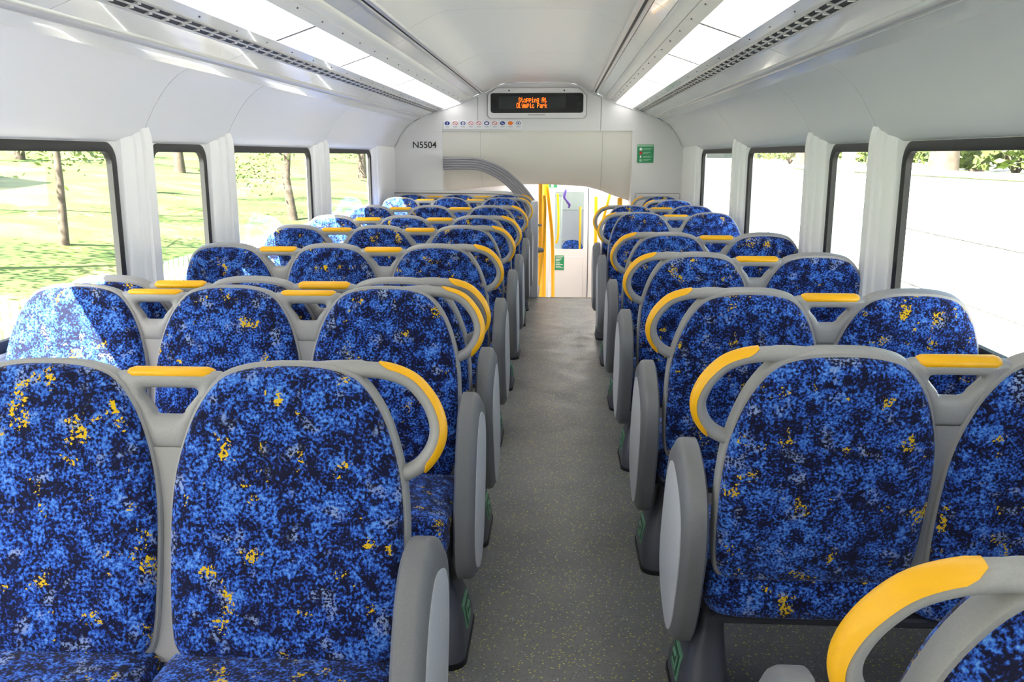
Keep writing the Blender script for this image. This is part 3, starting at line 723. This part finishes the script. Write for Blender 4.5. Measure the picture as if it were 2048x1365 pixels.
# ------------------------------------------------------------------ outside
GRASS = mat('grass', srgb(120, 150, 50), .9); k = NB(GRASS); tc = k.new('ShaderNodeTexCoord').outputs['Object']
k.link(k.ramp(k.noise(tc, .6, 6, .65), [(.3, srgb(58, 82, 32)), (.5, srgb(86, 106, 46)), (.7, srgb(132, 134, 76))]), k.b.inputs['Base Color'])
GRAV = speckle('ballast', srgb(190, 185, 176), srgb(222, 218, 210), 6, .9, .3)
BALL = speckle('dark_ballast', srgb(112, 106, 100), srgb(140, 134, 128), 6, .9, .3)
CONC = speckle('pale_concrete', srgb(222, 222, 218), srgb(236, 236, 232), 3, .8, .05)
BARK = speckle('bark', srgb(66, 56, 48), srgb(92, 80, 70), 8, .9, .3)
LEAF = mat('leaves', srgb(62, 80, 34), .7); LEAF2 = mat('leaves_pale', srgb(92, 106, 52), .7)
def gz(x): return -.6 + .1026 * (-x - 5.5)
N = 40; mb = MB(); rows_ = []
for j in range(N + 1):
    y = -40 + 160 * j / N
    rows_.append([(x, y, gz(x) + .12 * math.sin(x * .7 + y * .21) + .1 * math.sin(y * .5)) for x in (-5.4, -8, -11, -15, -20, -26, -34, -45, -60)])
mb.loft(rows_, False); tag(mb.build('grass_bank', GRASS, smooth=60), 'sunlit green grass bank rising beyond the left windows', 'grass', kind='structure')
tag(MB().box(-5.6, 4.9, -40, 120, -2.6, -2.4).build('track_bed', BALL), 'pale ballast ground beside the train', 'ground', kind='structure')
tag(MB().box(-5.7, -5.4, -40, 120, -2.5, -.5).build('bank_toe_wall', CONC), 'low pale wall at the foot of the grass bank', 'wall', kind='structure')
fn = empty('picket_fence', (-5.3, 0, -.76)); tag(fn, 'pale picket fence running along the foot of the grass bank', 'fence')
FW = mat('fence_white', srgb(226, 228, 226), .6)
mb = MB(); y = -5
while y < 70: mb.box(-.012, .012, y, y + .07, -.3, .72); y += .16
tag(mb.build('pickets', FW, fn, 0), kind='stuff')
for z in (-.1, .5): MB().box(-.04, -.012, -5, 70, z, z + .06).build('rail', FW, fn)
for i in range(26): MB().box(-.1, -.04, -5 + i * 3, -4.92 + i * 3, -.4, .75).build('post', FW, fn)
def tree(x, y, z, h, r, label, leaf, seed, crown=(.16, 1.0), spread=2.2, nl=900, lean=0):
    rg = random.Random(seed); root = empty('tree', (x, y, z)); tag(root, label, 'tree', 'trees outside the windows')
    path = [(lean * t * h + rg.uniform(-.06, .06), rg.uniform(-.06, .06), h * t) for t in (0, .2, .4, .6, .8, 1)]
    mb = MB(); mb.tube(path, [r * 1.35, r, r * .85, r * .7, r * .5, r * .25], 8)
    tips = []
    for i in range(13):
        t = rg.uniform(crown[0], .95); a = rg.uniform(0, 2 * math.pi); L = spread * rg.uniform(.5, 1) * (1.15 - t * .6)
        p0 = Vector((lean * t * h, 0, h * t)); p1 = p0 + Vector((math.cos(a) * L * .5, math.sin(a) * L * .5, L * .1)); p2 = p0 + Vector((math.cos(a) * L, math.sin(a) * L, L * .22))
        mb.tube([p0, p1, p2], [r * .3, r * .2, r * .08], 5); tips += [p1, p2, p2, (p1 + p2) / 2]
    mb.build('trunk', BARK, root, 60)
    V, F = [], []
    for i in range(nl * 3):
        c = rg.choice(tips) + Vector((rg.gauss(0, .42), rg.gauss(0, .42), rg.gauss(0, .26)))
        a, b = Vector((rg.gauss(0, 1), rg.gauss(0, 1), rg.gauss(0, .6))).normalized(), Vector((rg.gauss(0, 1), rg.gauss(0, 1), rg.gauss(0, 1))).normalized()
        b = a.cross(b).normalized(); s = rg.uniform(.035, .08); q = len(V)
        V += [c - a * s, c - b * s * .5, c + a * s, c + b * s * .5]; F.append((q, q + 1, q + 2, q + 3))
    o = obj('foliage', mesh('foliage', V, F, 0), leaf, root); o['kind'] = 'stuff'
tree(-8.8, 15.2, -.3, 6, .065, 'slender tree on the grass bank in the first left window', LEAF2, 1)
tree(-7.6, 24.6, -.45, 6, .11, 'slender tree with bare low branches in the third left window', LEAF2, 2, nl=1200)
tree(-13.5, 18.5, .2, 7, .1, 'far tree on the bank near the edge of the first left window', LEAF2, 3)
tree(-13, 27, .1, 7, .14, 'leafy tree high on the bank in the narrow left window', LEAF, 4, nl=1300)
tree(-11, 49, .1, 8, .2, 'tree with sprays of leaves in the last left window', LEAF, 5, nl=1400)
tree(-17, 39, .5, 8, .2, 'tree far up the bank behind the third left window', LEAF, 6, nl=1400)
tree(-10, 10.5, -.1, 6, .1, 'tree shading the grass at the left edge of the first left window', LEAF2, 7)
ORD = ('nearest', 'second', 'third', 'fourth', 'fifth', 'sixth', 'seventh', 'eighth', 'farthest')
for i, (x, y) in enumerate(((-27, 30), (-23, 37), (-28, 45), (-21, 54), (-27, 63), (-20, 72))):
    tree(x, y, gz(x), 7, .16, f'{ORD[i]} leafy tree along the top of the left bank', LEAF if i % 2 else LEAF2, 20 + i, spread=2.6, nl=1100)
hs = empty('house', (-21, 20, gz(-21) - .3)); tag(hs, 'pale house up the bank at the left edge of the first left window', 'house')
MB().box(-3, 3, -4, 3, 0, 3).build('house_wall', CONC, hs); MB().extrude_y([(-3.4, 3), (3.4, 3), (0, 4.4)], -4.3, 3.3).build('roof', mat('roof_tile', srgb(150, 110, 95), .8), hs)
for i in range(2): MB().box(2.98, 3.03, -3 + i * 3, -1.6 + i * 3, 1, 2.2).build('house_window', SCREEN, hs)
rw = empty('retaining_wall', (4.9, 0, 0)); tag(rw, 'white concrete panel wall beyond the right windows', kind='structure')
PW, PH = 2.97, .735
pm = MB().box(0, .12, 0, PW, 0, PH, .012).mesh('wall_panel', 20)
for i in range(22):
    for j in range(4):
        obj('wall_panel', pm, CONC, rw, (0, -6 + i * 3, -1.9 + j * .75))
MB().box(.06, .3, -6, 60, -2.4, 1.05).build('wall_core', GRAV, rw); MB().box(-.05, .3, -6, 60, 1.1, 1.16, .01).build('wall_coping', CONC, rw)
tag(MB().box(5.0, 60, -40, 120, .5, 1.0).build('upper_ground', GRAV), 'bright pale ground behind the right concrete wall', 'ground', kind='structure')
tag(MB().box(6.2, 9, 11.5, 24, .98, 1.03).build('grass_strip', GRASS), 'small strip of grass behind the concrete wall, right window', 'grass', kind='structure')
tree(6.4, 15.2, 1.0, 6, .2, 'thick-trunked tree behind the concrete wall in the first right window', LEAF, 31, crown=(.12, 1), nl=1200)
tree(8.7, 19.1, 1.0, 6, .13, 'thinner tree right of the thick trunk in the first right window', LEAF2, 32, crown=(.15, 1), nl=1300)
for i, (x, y) in enumerate(((13.5, 22), (12.5, 28), (9, 34), (16, 33), (11.5, 41), (18, 41), (13.5, 49), (19, 51), (15, 60))):
    tree(x, y, 1.0, 6.5, .17, f'{ORD[i]} leafy tree on the bright ground far beyond the right wall', LEAF2 if i % 2 else LEAF, 40 + i, spread=2.6, nl=1200)
def bush(x, y, z, h, w, label, leaf, seed):
    rg = random.Random(seed); root = empty('bush', (x, y, z)); tag(root, label, 'bush', 'bushes behind the right wall')
    mb = MB()
    for i in range(7):
        a = rg.uniform(0, 6.28); mb.tube([(0, 0, 0), (math.cos(a) * w * .3, math.sin(a) * w * .3, h * .5), (math.cos(a) * w * .6, math.sin(a) * w * .6, h * .9)], [.03, .02, .008], 5)
    mb.build('stems', BARK, root, 60); V, F = [], []
    for i in range(900):
        a = rg.uniform(0, 6.28); q = math.sqrt(rg.random()); c = Vector((math.cos(a) * q * w, math.sin(a) * q * w, h * (.15 + .85 * rg.random() * (1 - .5 * q * q))))
        u, v = Vector((rg.gauss(0, 1), rg.gauss(0, 1), rg.gauss(0, .6))).normalized(), Vector((rg.gauss(0, 1), rg.gauss(0, 1), rg.gauss(0, 1)))
        v = u.cross(v).normalized(); s_ = rg.uniform(.06, .13); n_ = len(V)
        V += [c - u * s_, c - v * s_ * .5, c + u * s_, c + v * s_ * .5]; F.append((n_, n_ + 1, n_ + 2, n_ + 3))
    o = obj('foliage', mesh('foliage', V, F, 0), leaf, root); o['kind'] = 'stuff'
for i, (x, y, h) in enumerate(((9.6, 21.6, 1.3), (8.1, 16.3, 1.0), (11.5, 25, 1.5), (8.6, 24, 1.2), (10.2, 30.2, 1.5), (9.5, 37.5, 1.4))):
    bush(x, y, 1.0, h, 1.0 + .1 * i, f'{ORD[i]} low leafy bush on the ground behind the right concrete wall', LEAF2 if i % 2 else LEAF, 80 + i)
po = empty('signal_post', (3.1, 9.8, -2.4)); tag(po, 'pale blue-grey steel post close by in the narrow right window', 'post')
MB().tube([(0, 0, 0), (0, 0, 5)], .07, 12).build('post_shaft', mat('post_blue_grey', srgb(190, 205, 215), .4), po); MB().tube([(0, 0, 0), (0, 0, .1)], .14, 12).build('post_base', CONC, po)
